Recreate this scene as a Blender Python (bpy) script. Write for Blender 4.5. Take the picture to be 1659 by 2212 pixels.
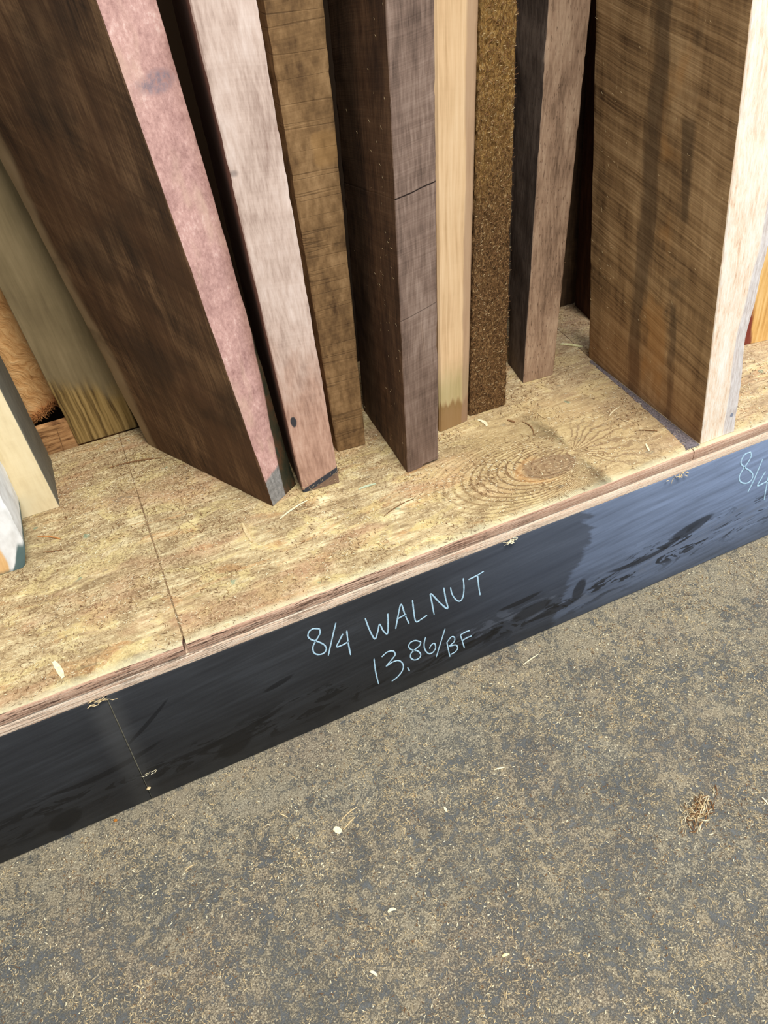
import bpy, math, random
import numpy as np
from mathutils import Vector, Matrix, noise as mn

for o in list(bpy.data.objects):
    bpy.data.objects.remove(o)
sc = bpy.context.scene
C = sc.collection
random.seed(7)
rng = np.random.default_rng(11)

SH_Z = 0.248          # height of the shelf top above the floor

# ---------------------------------------------------------------- camera
cam_d = bpy.data.cameras.new('camera')
cam_d.sensor_width = 36.0
cam_d.lens = 1661.0 / 2212.0 * 36.0
cam_d.clip_start = 0.02
cam = bpy.data.objects.new('camera', cam_d)
C.objects.link(cam)
Rm = Matrix(((0.9098990428802876, 0.327402920486735, -0.2547372360341014),
             (-0.4050051575313945, 0.5682730701888825, -0.7162656909772183),
             (-0.08974716785786166, 0.7548993610772619, 0.6496709940474753)))
M4 = Rm.to_4x4()
M4.translation = Vector((0.0, -0.6208, SH_Z + 0.65))
cam.matrix_world = M4
sc.camera = cam

# ---------------------------------------------------------------- light and exposure
sc.view_settings.view_transform = 'Standard'
sc.view_settings.look = 'None'
sc.view_settings.gamma = 1.0
sc.view_settings.exposure = 0.1
sc.view_settings.use_curve_mapping = False
world = bpy.data.worlds.new('world')
sc.world = world
world.use_nodes = True
bg = world.node_tree.nodes['Background']
bg.inputs[0].default_value = (0.80, 0.88, 1.0, 1)
bg.inputs[1].default_value = 0.50

def area(name, loc, target, size, energy, color, size_y=None):
    d = bpy.data.lights.new(name, 'AREA')
    d.shape = 'RECTANGLE'
    d.size = size
    d.size_y = size_y or size
    d.energy = energy
    d.color = color
    o = bpy.data.objects.new(name, d)
    C.objects.link(o)
    o.location = loc
    o.rotation_euler = (Vector(target) - Vector(loc)).to_track_quat('-Z', 'Y').to_euler()
    return o

area('ceiling_light', (0.5, -1.3, 3.4), (0.35, 0.1, 0.2), 1.3, 135, (1.0, 0.955, 0.90), 0.9)
area('doorway_daylight', (3.0, -1.7, 1.5), (0.7, 0.0, 0.2), 1.6, 60, (0.72, 0.85, 1.0), 2.0)

# ---------------------------------------------------------------- node helper
class G:
    """tiny expression builder for shader nodes"""
    def __init__(s, name):
        s.mat = bpy.data.materials.new(name)
        s.mat.use_nodes = True
        s.nt = s.mat.node_tree
        s.nt.nodes.clear()
        s.out = s.nt.nodes.new('ShaderNodeOutputMaterial')
        s.bsdf = s.nt.nodes.new('ShaderNodeBsdfPrincipled')
        s.nt.links.new(s.bsdf.outputs[0], s.out.inputs[0])
        s.bsdf.inputs['Specular IOR Level'].default_value = 0.25
    def put(s, sock, v):
        if isinstance(v, E):
            s.nt.links.new(v.s, sock)
        elif isinstance(v, (tuple, list)):
            if len(v) == 3 and len(sock.default_value) == 4:
                v = (*v, 1.0)
            sock.default_value = v
        else:
            try:
                sock.default_value = v
            except TypeError:
                sock.default_value = (v, v, v)
    def math(s, op, a, b=None, c=None):
        n = s.nt.nodes.new('ShaderNodeMath')
        n.operation = op
        s.put(n.inputs[0], a)
        if b is not None: s.put(n.inputs[1], b)
        if c is not None: s.put(n.inputs[2], c)
        return E(s, n.outputs[0])
    def obj(s):
        n = s.nt.nodes.new('ShaderNodeTexCoord')
        return s.sep(E(s, n.outputs['Object']))
    def world(s):
        n = s.nt.nodes.new('ShaderNodeNewGeometry')
        return s.sep(E(s, n.outputs['Position']))
    def uv(s):
        n = s.nt.nodes.new('ShaderNodeUVMap')
        n.uv_map = 'UVMap'
        x, y, z = s.sep(E(s, n.outputs[0]))
        return x, y
    def sep(s, v):
        n = s.nt.nodes.new('ShaderNodeSeparateXYZ')
        s.put(n.inputs[0], v)
        return [E(s, o) for o in n.outputs]
    def vec(s, x, y, z=0.0):
        n = s.nt.nodes.new('ShaderNodeCombineXYZ')
        for i, v in enumerate((x, y, z)): s.put(n.inputs[i], v)
        return E(s, n.outputs[0])
    def noise(s, v, scale=1.0, detail=3.0, rough=0.55, dist=0.0):
        n = s.nt.nodes.new('ShaderNodeTexNoise')
        s.put(n.inputs['Vector'], v)
        n.inputs['Scale'].default_value = scale
        n.inputs['Detail'].default_value = detail
        n.inputs['Roughness'].default_value = rough
        n.inputs['Distortion'].default_value = dist
        return E(s, n.outputs['Fac'])
    def voro(s, v, scale=1.0, feature='F1', rand=1.0):
        n = s.nt.nodes.new('ShaderNodeTexVoronoi')
        n.feature = feature
        s.put(n.inputs['Vector'], v)
        n.inputs['Scale'].default_value = scale
        n.inputs['Randomness'].default_value = rand
        return E(s, n.outputs['Distance'])
    def st(s, x, a, b, lo=0.0, hi=1.0):
        n = s.nt.nodes.new('ShaderNodeMapRange')
        n.interpolation_type = 'SMOOTHSTEP'
        s.put(n.inputs[0], x)
        for i, v in zip((1, 2, 3, 4), (a, b, lo, hi)): s.put(n.inputs[i], v)
        return E(s, n.outputs[0])
    def mix(s, f, a, b):
        n = s.nt.nodes.new('ShaderNodeMix')
        n.data_type = 'RGBA'
        s.put(n.inputs[0], f)
        s.put(n.inputs[6], a)
        s.put(n.inputs[7], b)
        return E(s, n.outputs[2])
    def ramp(s, x, stops):
        n = s.nt.nodes.new('ShaderNodeValToRGB')
        cr = n.color_ramp
        cr.elements[0].position, cr.elements[0].color = stops[0][0], (*stops[0][1], 1)
        cr.elements[1].position, cr.elements[1].color = stops[-1][0], (*stops[-1][1], 1)
        for p, c in stops[1:-1]:
            e = cr.elements.new(p)
            e.color = (*c, 1)
        s.put(n.inputs[0], x)
        return E(s, n.outputs[0])
    def finish(s, col, rough=0.8, height=None, dist=0.001, strength=1.0, spec=None):
        s.put(s.bsdf.inputs['Base Color'], col)
        s.put(s.bsdf.inputs['Roughness'], rough)
        if spec is not None: s.put(s.bsdf.inputs['Specular IOR Level'], spec)
        if height is not None:
            b = s.nt.nodes.new('ShaderNodeBump')
            b.inputs['Strength'].default_value = strength
            b.inputs['Distance'].default_value = dist
            s.put(b.inputs['Height'], height)
            s.nt.links.new(b.outputs[0], s.bsdf.inputs['Normal'])
        return s.mat

class E:
    def __init__(s, g, sock): s.g, s.s = g, sock
    def __add__(s, o): return s.g.math('ADD', s, o)
    __radd__ = __add__
    def __mul__(s, o): return s.g.math('MULTIPLY', s, o)
    __rmul__ = __mul__
    def __sub__(s, o): return s.g.math('SUBTRACT', s, o)
    def __rsub__(s, o): return s.g.math('SUBTRACT', o, s)
    def __truediv__(s, o): return s.g.math('DIVIDE', s, o)
    def __pow__(s, o): return s.g.math('POWER', s, o)
    def __neg__(s): return s.g.math('MULTIPLY', s, -1.0)
    def max(s, o): return s.g.math('MAXIMUM', s, o)
    def min(s, o): return s.g.math('MINIMUM', s, o)
    def abs(s): return s.g.math('ABSOLUTE', s)
    def sin(s): return s.g.math('SINE', s)
    def sqrt(s): return s.g.math('SQRT', s)

def rgb(r, g, b):
    """sRGB 0-255 to linear"""
    f = lambda c: (c / 255 / 12.92) if c / 255 <= 0.04045 else ((c / 255 + 0.055) / 1.055) ** 2.4
    return (f(r), f(g), f(b))

# ---------------------------------------------------------------- object helpers
def tag(o, label=None, cat=None, group=None, kind=None):
    if label: o['label'] = label
    if cat: o['category'] = cat
    if group: o['group'] = group
    if kind: o['kind'] = kind
    return o

def link(name, verts, faces, mats, loc=(0, 0, 0), parent=None, uvs=None, smooth=None, midx=None):
    me = bpy.data.meshes.new(name)
    me.from_pydata([tuple(v) for v in verts], [], faces)
    if uvs is not None:
        lay = me.uv_layers.new(name='UVMap')
        vi = np.zeros(len(me.loops), dtype=np.int32)
        me.loops.foreach_get('vertex_index', vi)
        lay.data.foreach_set('uv', np.asarray(uvs, dtype=np.float32)[vi].ravel())
    for m in (mats if isinstance(mats, (list, tuple)) else [mats]):
        me.materials.append(m)
    if midx is not None:
        me.polygons.foreach_set('material_index', midx)
    if smooth:
        me.polygons.foreach_set('use_smooth', [True] * len(me.polygons))
        me.set_sharp_from_angle(angle=math.radians(smooth))
    me.update()
    o = bpy.data.objects.new(name, me)
    C.objects.link(o)
    o.location = loc
    if parent: o.parent = parent
    return o

FINE_Z = 0.66     # above this the boards are outside the photograph
def board(name, label, pts, ly, height, mat, amp=0.0006, nscale=(60, 25), depth_sign=1, step=0.004, chamf=0.0012,
          wear=0.0013, bow=None, top_dx=None, seed=0, foot=None, profile=None, group=None):
    """A plank standing on its end.  pts: (x, y, dx) per corner at the foot, counter-clockwise seen from above,
    index 1 is the front left corner; dx is the sideways lean per metre of height; ly the lean to the back."""
    ox, oy = pts[1][0], pts[1][1]
    P = [(p[0] - ox, p[1] - oy, p[2]) for p in pts]
    n = len(P)
    # perimeter samples: (x, y, dx, nx, ny, u, corner)
    S_ = []
    per = []
    acc = 0.0
    for i in range(n):
        a, b = P[i], P[(i + 1) % n]
        L = math.hypot(b[0] - a[0], b[1] - a[1])
        nx, ny = (b[1] - a[1]) / L, -(b[0] - a[0]) / L
        hidden = i >= 2
        k = max(2, int(L / (step if not hidden else 0.02)))
        for j in range(k + 1):
            t = chamf / L + (1 - 2 * chamf / L) * j / k
            S_.append((a[0] + (b[0] - a[0]) * t, a[1] + (b[1] - a[1]) * t, a[2] + (b[2] - a[2]) * t, nx, ny, acc + L * t,
                       1.0 if j in (0, k) else 0.0))
        acc += L
        if i == 0: u0 = acc
    m = len(S_)
    zs = list(np.arange(0, FINE_Z, step * 1.4)) + list(np.arange(FINE_Z, height, 0.06)) + [height]
    mdx = top_dx if top_dx is not None else sum(p[2] for p in P) / n
    V, UV = [], []
    su, sv = nscale
    for z in zs:
        zz = min(z, FINE_Z)
        for (x, y, dx, nx, ny, u, c) in S_:
            X = x + dx * zz + mdx * (z - zz)
            Y = y + ly * z
            if profile: X, Y = profile(X, Y, z, u - u0)
            d = amp * mn.noise(Vector(((u + seed * 3.1) * su, z * sv, seed))) + 0.35 * amp * mn.noise(Vector((u * su * 3, z * sv * 3, seed + 9)))
            if c: d -= wear * max(0.0, mn.noise(Vector((seed * 2.0, z * 55, u * 3))) + 0.35 * mn.noise(Vector((z * 260, u, seed))))
            if bow: X += bow(z)
            Z = z
            if z == 0.0 and foot: Z = foot(u - u0)
            V.append((X + nx * d, Y + ny * d, Z))
            UV.append((u - u0, z))
    F = []
    for r in range(len(zs) - 1):
        for j in range(m):
            j2 = (j + 1) % m
            F.append((r * m + j, r * m + j2, (r + 1) * m + j2, (r + 1) * m + j))
    F.append(tuple(range(m - 1, -1, -1)))
    F.append(tuple((len(zs) - 1) * m + j for j in range(m)))
    o = link(name, V, F, mat, (ox, oy, SH_Z + 0.0006), None, UV, smooth=38)
    # the seam of the unwrapped perimeter lies on the hidden rear face
    return tag(o, label, 'board', group)

def box(name, x0, x1, y0, y1, z0, z1, mat, parent=None):
    V = [(x, y, z) for x in (x0, x1) for y in (y0, y1) for z in (z0, z1)]
    F = [(0, 1, 3, 2), (4, 6, 7, 5), (0, 4, 5, 1), (2, 3, 7, 6), (0, 2, 6, 4), (1, 5, 7, 3)]
    return link(name, V, F, mat, (0, 0, 0), parent)

def fibres(pts):
    """pts: list of (x, y, z, length, width, yaw, pitch, curl) -> verts, faces of tapered three-sided slivers"""
    V, F = [], []
    for (x, y, z, L, w, ya, pi, cu) in pts:
        b = len(V)
        cy, sy = math.cos(ya), math.sin(ya)
        cp, sp = math.cos(pi), math.sin(pi)
        for k, (t, ww) in enumerate(((-0.5, 0.35), (0.0, 1.0), (0.5, 0.25))):
            off = cu * L * (0.25 - t * t) * 2
            px, py, pz = x + cy * cp * t * L - sy * off, y + sy * cp * t * L + cy * off, z + sp * t * L
            V += [(px - sy * w * ww * .5, py + cy * w * ww * .5, pz), (px + sy * w * ww * .5, py - cy * w * ww * .5, pz),
                  (px, py, pz + w * ww * 0.45)]
        for s_ in (0, 3):
            F += [(b + s_, b + s_ + 1, b + s_ + 4, b + s_ + 3), (b + s_ + 1, b + s_ + 2, b + s_ + 5, b + s_ + 4), (b + s_ + 2, b + s_, b + s_ + 3, b + s_ + 5)]
        F += [(b, b + 2, b + 1), (b + 6, b + 7, b + 8)]
    return V, F

def sliver(name, label, cat, a, b, w, z, mat, curl=0.1, thick=0.0006, lift=0.0, blunt=0.25, group=None, rough=0.25):
    """a single wood chip or splinter from a to b lying at height z"""
    ax, ay = a; bx_, by_ = b
    L = math.hypot(bx_ - ax, by_ - ay)
    ux, uy = (bx_ - ax) / L, (by_ - ay) / L
    N = 12
    V, F = [], []
    for i in range(N + 1):
        t = i / N
        prof = blunt + (1 - blunt) * math.sin(math.pi * (0.08 + 0.84 * t)) ** 0.7
        prof *= 1 + rough * (random.random() - .5)
        off = curl * L * (t - t * t) * 2
        zc = z + lift * t + 0.12 * L * (t - t * t) * abs(curl)
        cx, cy = ux * L * t - uy * off, uy * L * t + ux * off
        for s_, h in ((-1, 0), (1, 0), (1, thick), (-1, thick)):
            V.append((cx + uy * w / 2 * prof * s_, cy - ux * w / 2 * prof * s_, zc - z + h))
    for i in range(N):
        q = i * 4
        for k in range(4):
            k2 = (k + 1) % 4
            F.append((q + k, q + k2, q + 4 + k2, q + 4 + k))
    F += [(3, 2, 1, 0), (N * 4, N * 4 + 1, N * 4 + 2, N * 4 + 3)]
    o = link(name, V, F, mat, (ax, ay, z), smooth=40)
    return tag(o, label, cat, group)
# ---------------------------------------------------------------- measured coordinates (metres; x, z relative to the shelf top / x, y on shelf and floor)
T1 = [[[0.1202, -0.0574], [0.1128, -0.0533], [0.107, -0.0556], [0.1045, -0.0629], [0.1078, -0.0711], [0.1153, -0.0792], [0.1216, -0.0887], [0.1232, -0.0974], [0.1195, -0.1031], [0.1128, -0.1025], [0.1074, -0.0967], [0.1067, -0.0871], [0.1103, -0.0789], [0.1167, -0.0705], [0.12, -0.0645], [0.1202, -0.0574]], [[0.1417, -0.0579], [0.1332, -0.0831], [0.1239, -0.1111]], [[0.1477, -0.0823], [0.1413, -0.0926], [0.1367, -0.1013], [0.145, -0.1022], [0.154, -0.0999]], [[0.1533, -0.0791], [0.1523, -0.1022], [0.1524, -0.1266]], [[0.1793, -0.0702], [0.1827, -0.095], [0.1878, -0.1152], [0.193, -0.104], [0.197, -0.0916], [0.2003, -0.1055], [0.2056, -0.1151], [0.2083, -0.0963], [0.2096, -0.0778]], [[0.2178, -0.1114], [0.223, -0.0898], [0.2288, -0.0708], [0.2323, -0.0917], [0.2367, -0.112]], [[0.2225, -0.095], [0.2281, -0.0936], [0.2345, -0.0935]], [[0.2448, -0.0708], [0.245, -0.0905], [0.2465, -0.1134], [0.2543, -0.1134], [0.2631, -0.11]], [[0.2733, -0.1149], [0.2714, -0.0918], [0.2705, -0.073], [0.281, -0.0936], [0.2932, -0.1137], [0.2911, -0.0925], [0.2893, -0.0711]], [[0.2988, -0.0754], [0.3008, -0.0896], [0.306, -0.1029], [0.3118, -0.1086], [0.3164, -0.1026], [0.3183, -0.0875], [0.3178, -0.0679]], [[0.3253, -0.0747], [0.3369, -0.0734], [0.3481, -0.0705]], [[0.3386, -0.0733], [0.3399, -0.0922], [0.342, -0.1126]]]
T2 = [[[0.1826, -0.1521], [0.1821, -0.1802], [0.1835, -0.2076]], [[0.1937, -0.1552], [0.2015, -0.1501], [0.2098, -0.1525], [0.2127, -0.1612], [0.2071, -0.1685], [0.1981, -0.1774], [0.2078, -0.1743], [0.217, -0.177], [0.2221, -0.1883], [0.2202, -0.2], [0.2123, -0.2092], [0.203, -0.2136]], [[0.2279, -0.1981], [0.2291, -0.2025], [0.2302, -0.2076]], [[0.251, -0.1573], [0.2432, -0.1501], [0.2358, -0.1503], [0.2328, -0.1572], [0.2371, -0.1661], [0.2454, -0.1734], [0.2491, -0.1828], [0.2464, -0.1891], [0.2393, -0.1888], [0.2343, -0.1811], [0.2354, -0.1722], [0.2433, -0.1669], [0.2491, -0.1632], [0.251, -0.1573]], [[0.2586, -0.1512], [0.2556, -0.1635], [0.2559, -0.176], [0.261, -0.188], [0.2674, -0.1889], [0.2719, -0.1818], [0.2704, -0.1713], [0.2652, -0.1732], [0.2628, -0.1783]], [[0.2879, -0.1505], [0.2795, -0.1773], [0.2719, -0.2017]], [[0.2893, -0.1793], [0.2909, -0.1965], [0.2929, -0.2135]], [[0.2897, -0.1803], [0.2965, -0.1728], [0.3015, -0.1774], [0.3002, -0.1856], [0.2932, -0.1906], [0.3023, -0.1933], [0.3055, -0.2013], [0.3018, -0.2077], [0.2941, -0.2094]], [[0.3106, -0.1773], [0.3131, -0.1912], [0.3159, -0.2074]], [[0.3106, -0.1766], [0.3185, -0.1747], [0.3251, -0.1755]], [[0.3132, -0.1902], [0.3208, -0.1885], [0.328, -0.1886]]]
T3 = [[[0.7815, -0.0434], [0.7716, -0.0432], [0.7672, -0.0498], [0.7679, -0.0584], [0.7773, -0.0691], [0.7905, -0.0807], [0.7989, -0.0921], [0.7979, -0.102], [0.7896, -0.1036], [0.7782, -0.0969], [0.7717, -0.0855], [0.7742, -0.0736], [0.781, -0.0621], [0.7844, -0.0528], [0.7815, -0.0434]], [[0.81, -0.0664], [0.8066, -0.0865], [0.8033, -0.1057], [0.7983, -0.1246]], [[0.8237, -0.0947], [0.8189, -0.1067], [0.8151, -0.1188], [0.8278, -0.1186], [0.8447, -0.115]], [[0.8316, -0.0994], [0.835, -0.1276], [0.839, -0.1564]]]
SH = {'white_chip': [[-0.1714, 0.0472], [-0.1638, 0.0182]], 'green': [[0.2438, 0.1551], [0.2688, 0.1543]], 'long': [[0.1296, 0.1509], [0.1742, 0.1686]], 'pale': [[0.0829, 0.1672], [0.0846, 0.1256]], 'brown': [[0.2514, 0.0873], [0.3, 0.0999]], 'yellow': [[0.687, 0.3398], [0.7118, 0.3123]], 'nearb6': [[0.461, 0.216], [0.4643, 0.1944]], 'dark6': [[0.4979, 0.1933], [0.504, 0.1826]], 'dark2': [[0.5137, 0.178], [0.5099, 0.1421]], 'longb1': [[-0.0593, 0.3894], [0.017, 0.3728]], 'orange': [[-0.1696, 0.2817], [-0.1415, 0.2596]], 'brown2': [[-0.1667, 0.2454], [-0.1414, 0.2372]], 'stick': [[-0.1154, 0.4737], [-0.101, 0.5283]], 'pale3': [[0.6271, 0.125], [0.6539, 0.1369]], 'redbrown': [[0.6409, 0.0757], [0.6608, 0.0608]], 'thin': [[0.5476, 0.1669], [0.5461, 0.1893]], 'chip4': [[0.6282, 0.0445], [0.6219, 0.0297]], 'seam1': [[-0.0306, -0.006], [-0.0316, 0.0058]]}
FL = {'chip': [[0.0575, -0.142], [0.063, -0.1513]], 'sp1': [[0.0666, -0.1499], [0.0864, -0.1406]], 'sp2': [[0.0677, -0.1379], [0.0933, -0.1299]], 'crumb': [[-0.1919, -0.0076], [-0.1861, -0.0078]], 'long': [[0.3895, -0.0381], [0.4188, -0.0321]], 'white': [[0.5347, -0.3386], [0.5344, -0.349]], 'curl': [[0.0764, -0.2608], [0.086, -0.2622]], 'pale': [[0.1901, -0.1787], [0.1898, -0.1853]], 'stick': [[0.0027, -0.0945], [0.0101, -0.1036]], 's3': [[0.2699, -0.1629], [0.283, -0.166]], 'clump': [[0.4385, -0.3265], [0.4785, -0.3041]], 's4': [[-0.1229, -0.1124], [-0.1108, -0.1092]], 's5': [[0.1207, 0.3984], [0.1389, 0.3882]], 's6': [[0.1675, -0.3555], [0.1755, -0.3563]], 's7': [[0.0349, -0.3074], [0.0398, -0.3147]]}

# ================================================================ materials
def wood(name, stops, seed=0.0, fu=420.0, fv=22.0, saw=0.25, saw_f=420.0, tilt=0.12, blotch=0.35, contrast=1.0, bump=0.5,
         rough=0.82, extra=None, pores=0.0, fleck=0.0, bdist=0.0008):
    g = G(name)
    u, v = g.uv()
    wob = g.noise(g.vec(u * 14, v * 4, seed + 5), detail=2) - 0.5
    gr = g.noise(g.vec((u + wob * 0.012) * fu, v * fv, seed), detail=5, rough=0.62)
    gr2 = g.noise(g.vec((u + wob * 0.02) * fu * 0.18, v * fv * 0.22, seed + 2), detail=3)
    vt = v + u * tilt + wob * 0.006
    sw = g.noise(g.vec(u * 7, vt * saw_f, seed + 1), detail=4, rough=0.7)
    sw2 = g.noise(g.vec(u * 2, vt * saw_f * 0.16, seed + 3), detail=3, rough=0.7)
    bl = g.noise(g.vec(u * 22, v * 8, seed + 4), detail=4, rough=0.6)
    f = 0.5 + ((gr - 0.5) * 0.9 + (gr2 - 0.5) * 0.7) * contrast + ((sw - 0.5) * 1.0 + (sw2 - 0.5) * 1.1) * saw + (bl - 0.5) * blotch * 1.8
    h = gr * 0.5 + sw * saw * 1.6 + sw2 * saw
    if pores:
        po = g.noise(g.vec(u * 900, v * 110, seed + 7), detail=1)
        pm = g.st(po, 0.66, 0.74)
        f = f - pm * pores
        h = h - pm * 0.8 * pores
    col = g.ramp(f, stops)
    if fleck:
        fl = g.noise(g.vec(u * 260, v * 120, seed + 8), detail=3, rough=0.8)
        col = g.mix(g.st(fl, 0.66, 0.72) * fleck, col, rgb(190, 160, 120))
    r = rough
    if extra:
        res = extra(g, col, u, v, f, h)
        if isinstance(res, tuple): col, h = res
        else: col = res
    return g.finish(col, r, h, bdist, bump)

def st3(a, b, c, d=None):
    s = [(0.18, a), (0.5, b), (0.8, c)]
    return s if d is None else s + [(0.95, d)]

# --- walnut board with the pink sealed edge, standing askew
def ex_b1(g, col, u, v, f, h):
    front = g.math('GREATER_THAN', u, 0.0008) * g.math('LESS_THAN', u, 0.056)
    n = g.noise(g.vec(u * 260, v * 150, 3.0), detail=6, rough=0.75)
    n2 = g.noise(g.vec(u * 40, v * 26, 8.0), detail=4, rough=0.6)
    pink = g.ramp(n * 0.55 + n2 * 0.45, [(0.3, rgb(126, 88, 80)), (0.44, rgb(172, 132, 122)), (0.56, rgb(200, 158, 146)), (0.68, rgb(228, 198, 184))])
    tan = g.st(g.noise(g.vec(u * 30, v * 9, 5.0), detail=3), 0.52, 0.7) * 0.55
    pink = g.mix(tan, pink, rgb(205, 172, 148))
    # grey-blue smudge high on the sealed edge
    sm = g.st((((u - 0.026) / 0.022) ** 2.0 + ((v - 0.505) / 0.010) ** 2.0) + (n2 - 0.5) * 3.0, 1.5, 0.0)
    pink = g.mix(sm * g.st(n, 0.35, 0.6) * 0.8, pink, rgb(112, 104, 112))
    # raw grey foot below the sealer
    foot = g.st(v - u * 0.25 + (n2 - 0.5) * 0.014, 0.044, 0.038)
    grey = g.ramp(n, [(0.3, rgb(92, 90, 86)), (0.55, rgb(138, 134, 128)), (0.8, rgb(168, 164, 158))])
    pink = g.mix(foot, pink, grey)
    # weathered bark-side strip with green and rusty stains along the right
    lim = 0.027 + v * 0.105
    ol = g.st(u - lim + (n2 - 0.5) * 0.004, -0.0012, 0.0012)
    on = g.noise(g.vec(u * 50, v * 22, 14.0), detail=4, rough=0.6)
    olive = g.ramp(on, [(0.32, rgb(32, 40, 28)), (0.48, rgb(58, 52, 34)), (0.6, rgb(84, 58, 36)), (0.7, rgb(50, 56, 42))])
    pink = g.mix(ol, pink, olive)
    # side face: large soft walnut figure
    s1 = g.noise(g.vec(u * 9 + v * 3, v * 5 - u * 4, 31.0), detail=4, rough=0.55, dist=0.6)
    side = g.mix(g.st(s1, 0.35, 0.65) * 0.6, col, rgb(88, 60, 38))
    pale = g.st(u + (s1 - 0.5) * 0.05, -0.238, -0.256)
    side = g.mix(pale * 0.75, side, rgb(158, 134, 100))
    dk1 = g.st(g.noise(g.vec(u * 6 - v * 2, v * 9, 77.0), detail=4, rough=0.6), 0.52, 0.66)
    side = g.mix(dk1 * 0.45, side, rgb(52, 38, 26))
    col = g.mix(front, side, pink)
    return col, g.mix(front, h, n * 1.3)
m_b1 = wood('walnut_pink_edge', st3(rgb(46, 33, 22), rgb(86, 62, 41), rgb(128, 98, 68)), 1.0, saw=0.45, saw_f=150, tilt=0.42, blotch=0.6, extra=ex_b1)

# --- pale rosy board with blue chalk line near the foot
def ex_b2(g, col, u, v, f, h):
    n = g.noise(g.vec(u * 60, v * 30, 2.0), detail=4)
    rosy = g.st(v + (n - 0.5) * 0.14, 0.26, 0.10)
    col = g.mix(rosy * 0.75, col, g.ramp(f, [(0.2, rgb(128, 90, 70)), (0.5, rgb(178, 134, 110)), (0.85, rgb(206, 168, 144))]))
    knot = g.st((((u - 0.008) / 0.004) ** 2.0 + ((v - 0.112) / 0.0085) ** 2.0) + (n - 0.5) * 1.2, 1.1, 0.6)
    col = g.mix(knot, col, rgb(58, 56, 58))
    knot2 = g.st((((u - 0.004) / 0.006) ** 2.0 + ((v - 0.415) / 0.005) ** 2.0) + (n - 0.5) * 2, 1.1, 0.3)
    col = g.mix(knot2 * 0.6, col, rgb(110, 100, 96))
    sd = g.st(u, -0.0004, -0.0016)
    col = g.mix(sd, col, rgb(128, 98, 84))
    d = v - (0.0035 + u * 0.42)
    below = g.st(d, 0.0012, -0.0012)
    col = g.mix(below * 0.85, col, g.ramp(n, [(0.3, rgb(88, 70, 54)), (0.6, rgb(134, 108, 84))]))
    line = g.st((d + 0.0035 + (n - 0.5) * 0.002).abs(), 0.0052, 0.0034)
    return g.mix(line * 0.92, col, rgb(44, 52, 62))
m_b2 = wood('maple_rosy', st3(rgb(150, 124, 110), rgb(202, 178, 162), rgb(226, 206, 192), rgb(238, 224, 212)), 2.0, fu=300, fv=45, saw=0.12, blotch=0.35, contrast=0.8, bump=0.45, extra=ex_b2)

def ex_b3(g, col, u, v, f, h):
    n = g.noise(g.vec(u * 30, v * 40, 2.0), detail=4)
    patch = g.st((((u - 0.034) / 0.013) ** 4.0 + ((v - 0.402) / 0.020) ** 4.0) + (n - 0.5) * 3.0, 1.4, 0.2)
    col = g.mix(patch * 0.35, col, rgb(178, 138, 84))
    k = g.noise(g.vec(u * 2, v * 42, 6.0), detail=2, rough=0.5)
    line = g.st((k - 0.5).abs(), 0.012, 0.003)
    return g.mix(line * 0.4 * g.st(n, 0.4, 0.6), col, rgb(52, 37, 24)), h - line * 0.5
m_b3 = wood('walnut_olive_brown', st3(rgb(82, 60, 38), rgb(132, 103, 68), rgb(166, 134, 94)), 3.0, fu=160, fv=60, saw=0.26, saw_f=330, tilt=-0.12, blotch=0.45, extra=ex_b3)

def ex_b4(g, col, u, v, f, h):
    side = g.st(u, 0.0, -0.0015)
    s1 = g.noise(g.vec(u * 14, v * 9, 4.0), detail=4, rough=0.6)
    warm = g.ramp(f, [(0.2, rgb(58, 42, 30)), (0.5, rgb(92, 68, 48)), (0.85, rgb(124, 96, 70))])
    warm = g.mix(g.st(s1, 0.5, 0.65) * 0.5, warm, rgb(48, 34, 28))
    lo = g.st(v + (s1 - 0.5) * 0.2, 0.30, 0.05)
    col = g.mix(lo * 0.35, col, rgb(96, 74, 58))
    col = g.mix(side, col, warm)
    # crack across the edge and long scratches
    cr = g.st((v - 0.366 - (u - 0.02) * 0.16 + (s1 - 0.5) * 0.006).abs(), 0.0011, 0.0003)
    cr2 = g.st((v - 0.226 - (u - 0.02) * 0.2 + (s1 - 0.5) * 0.006).abs(), 0.0009, 0.0002)
    col = g.mix(((cr + cr2 * 0.6) * (1.0 - side)).min(1.0), col, rgb(36, 24, 18))
    sc_ = g.noise(g.vec((u + v * 0.07) * 210, v * 3, 6.0), detail=2)
    col = g.mix(g.st(sc_, 0.62, 0.7) * g.st(v, 0.26, 0.16) * (1.0 - side) * 0.4, col, rgb(176, 148, 124))
    return col, h - cr * 2.0
m_b4 = wood('walnut_grey_brown', st3(rgb(76, 60, 50), rgb(122, 100, 86), rgb(154, 132, 116)), 4.0, fu=330, fv=30, saw=0.33, saw_f=520, tilt=-0.15, blotch=0.4, extra=ex_b4, fleck=0.25)

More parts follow.
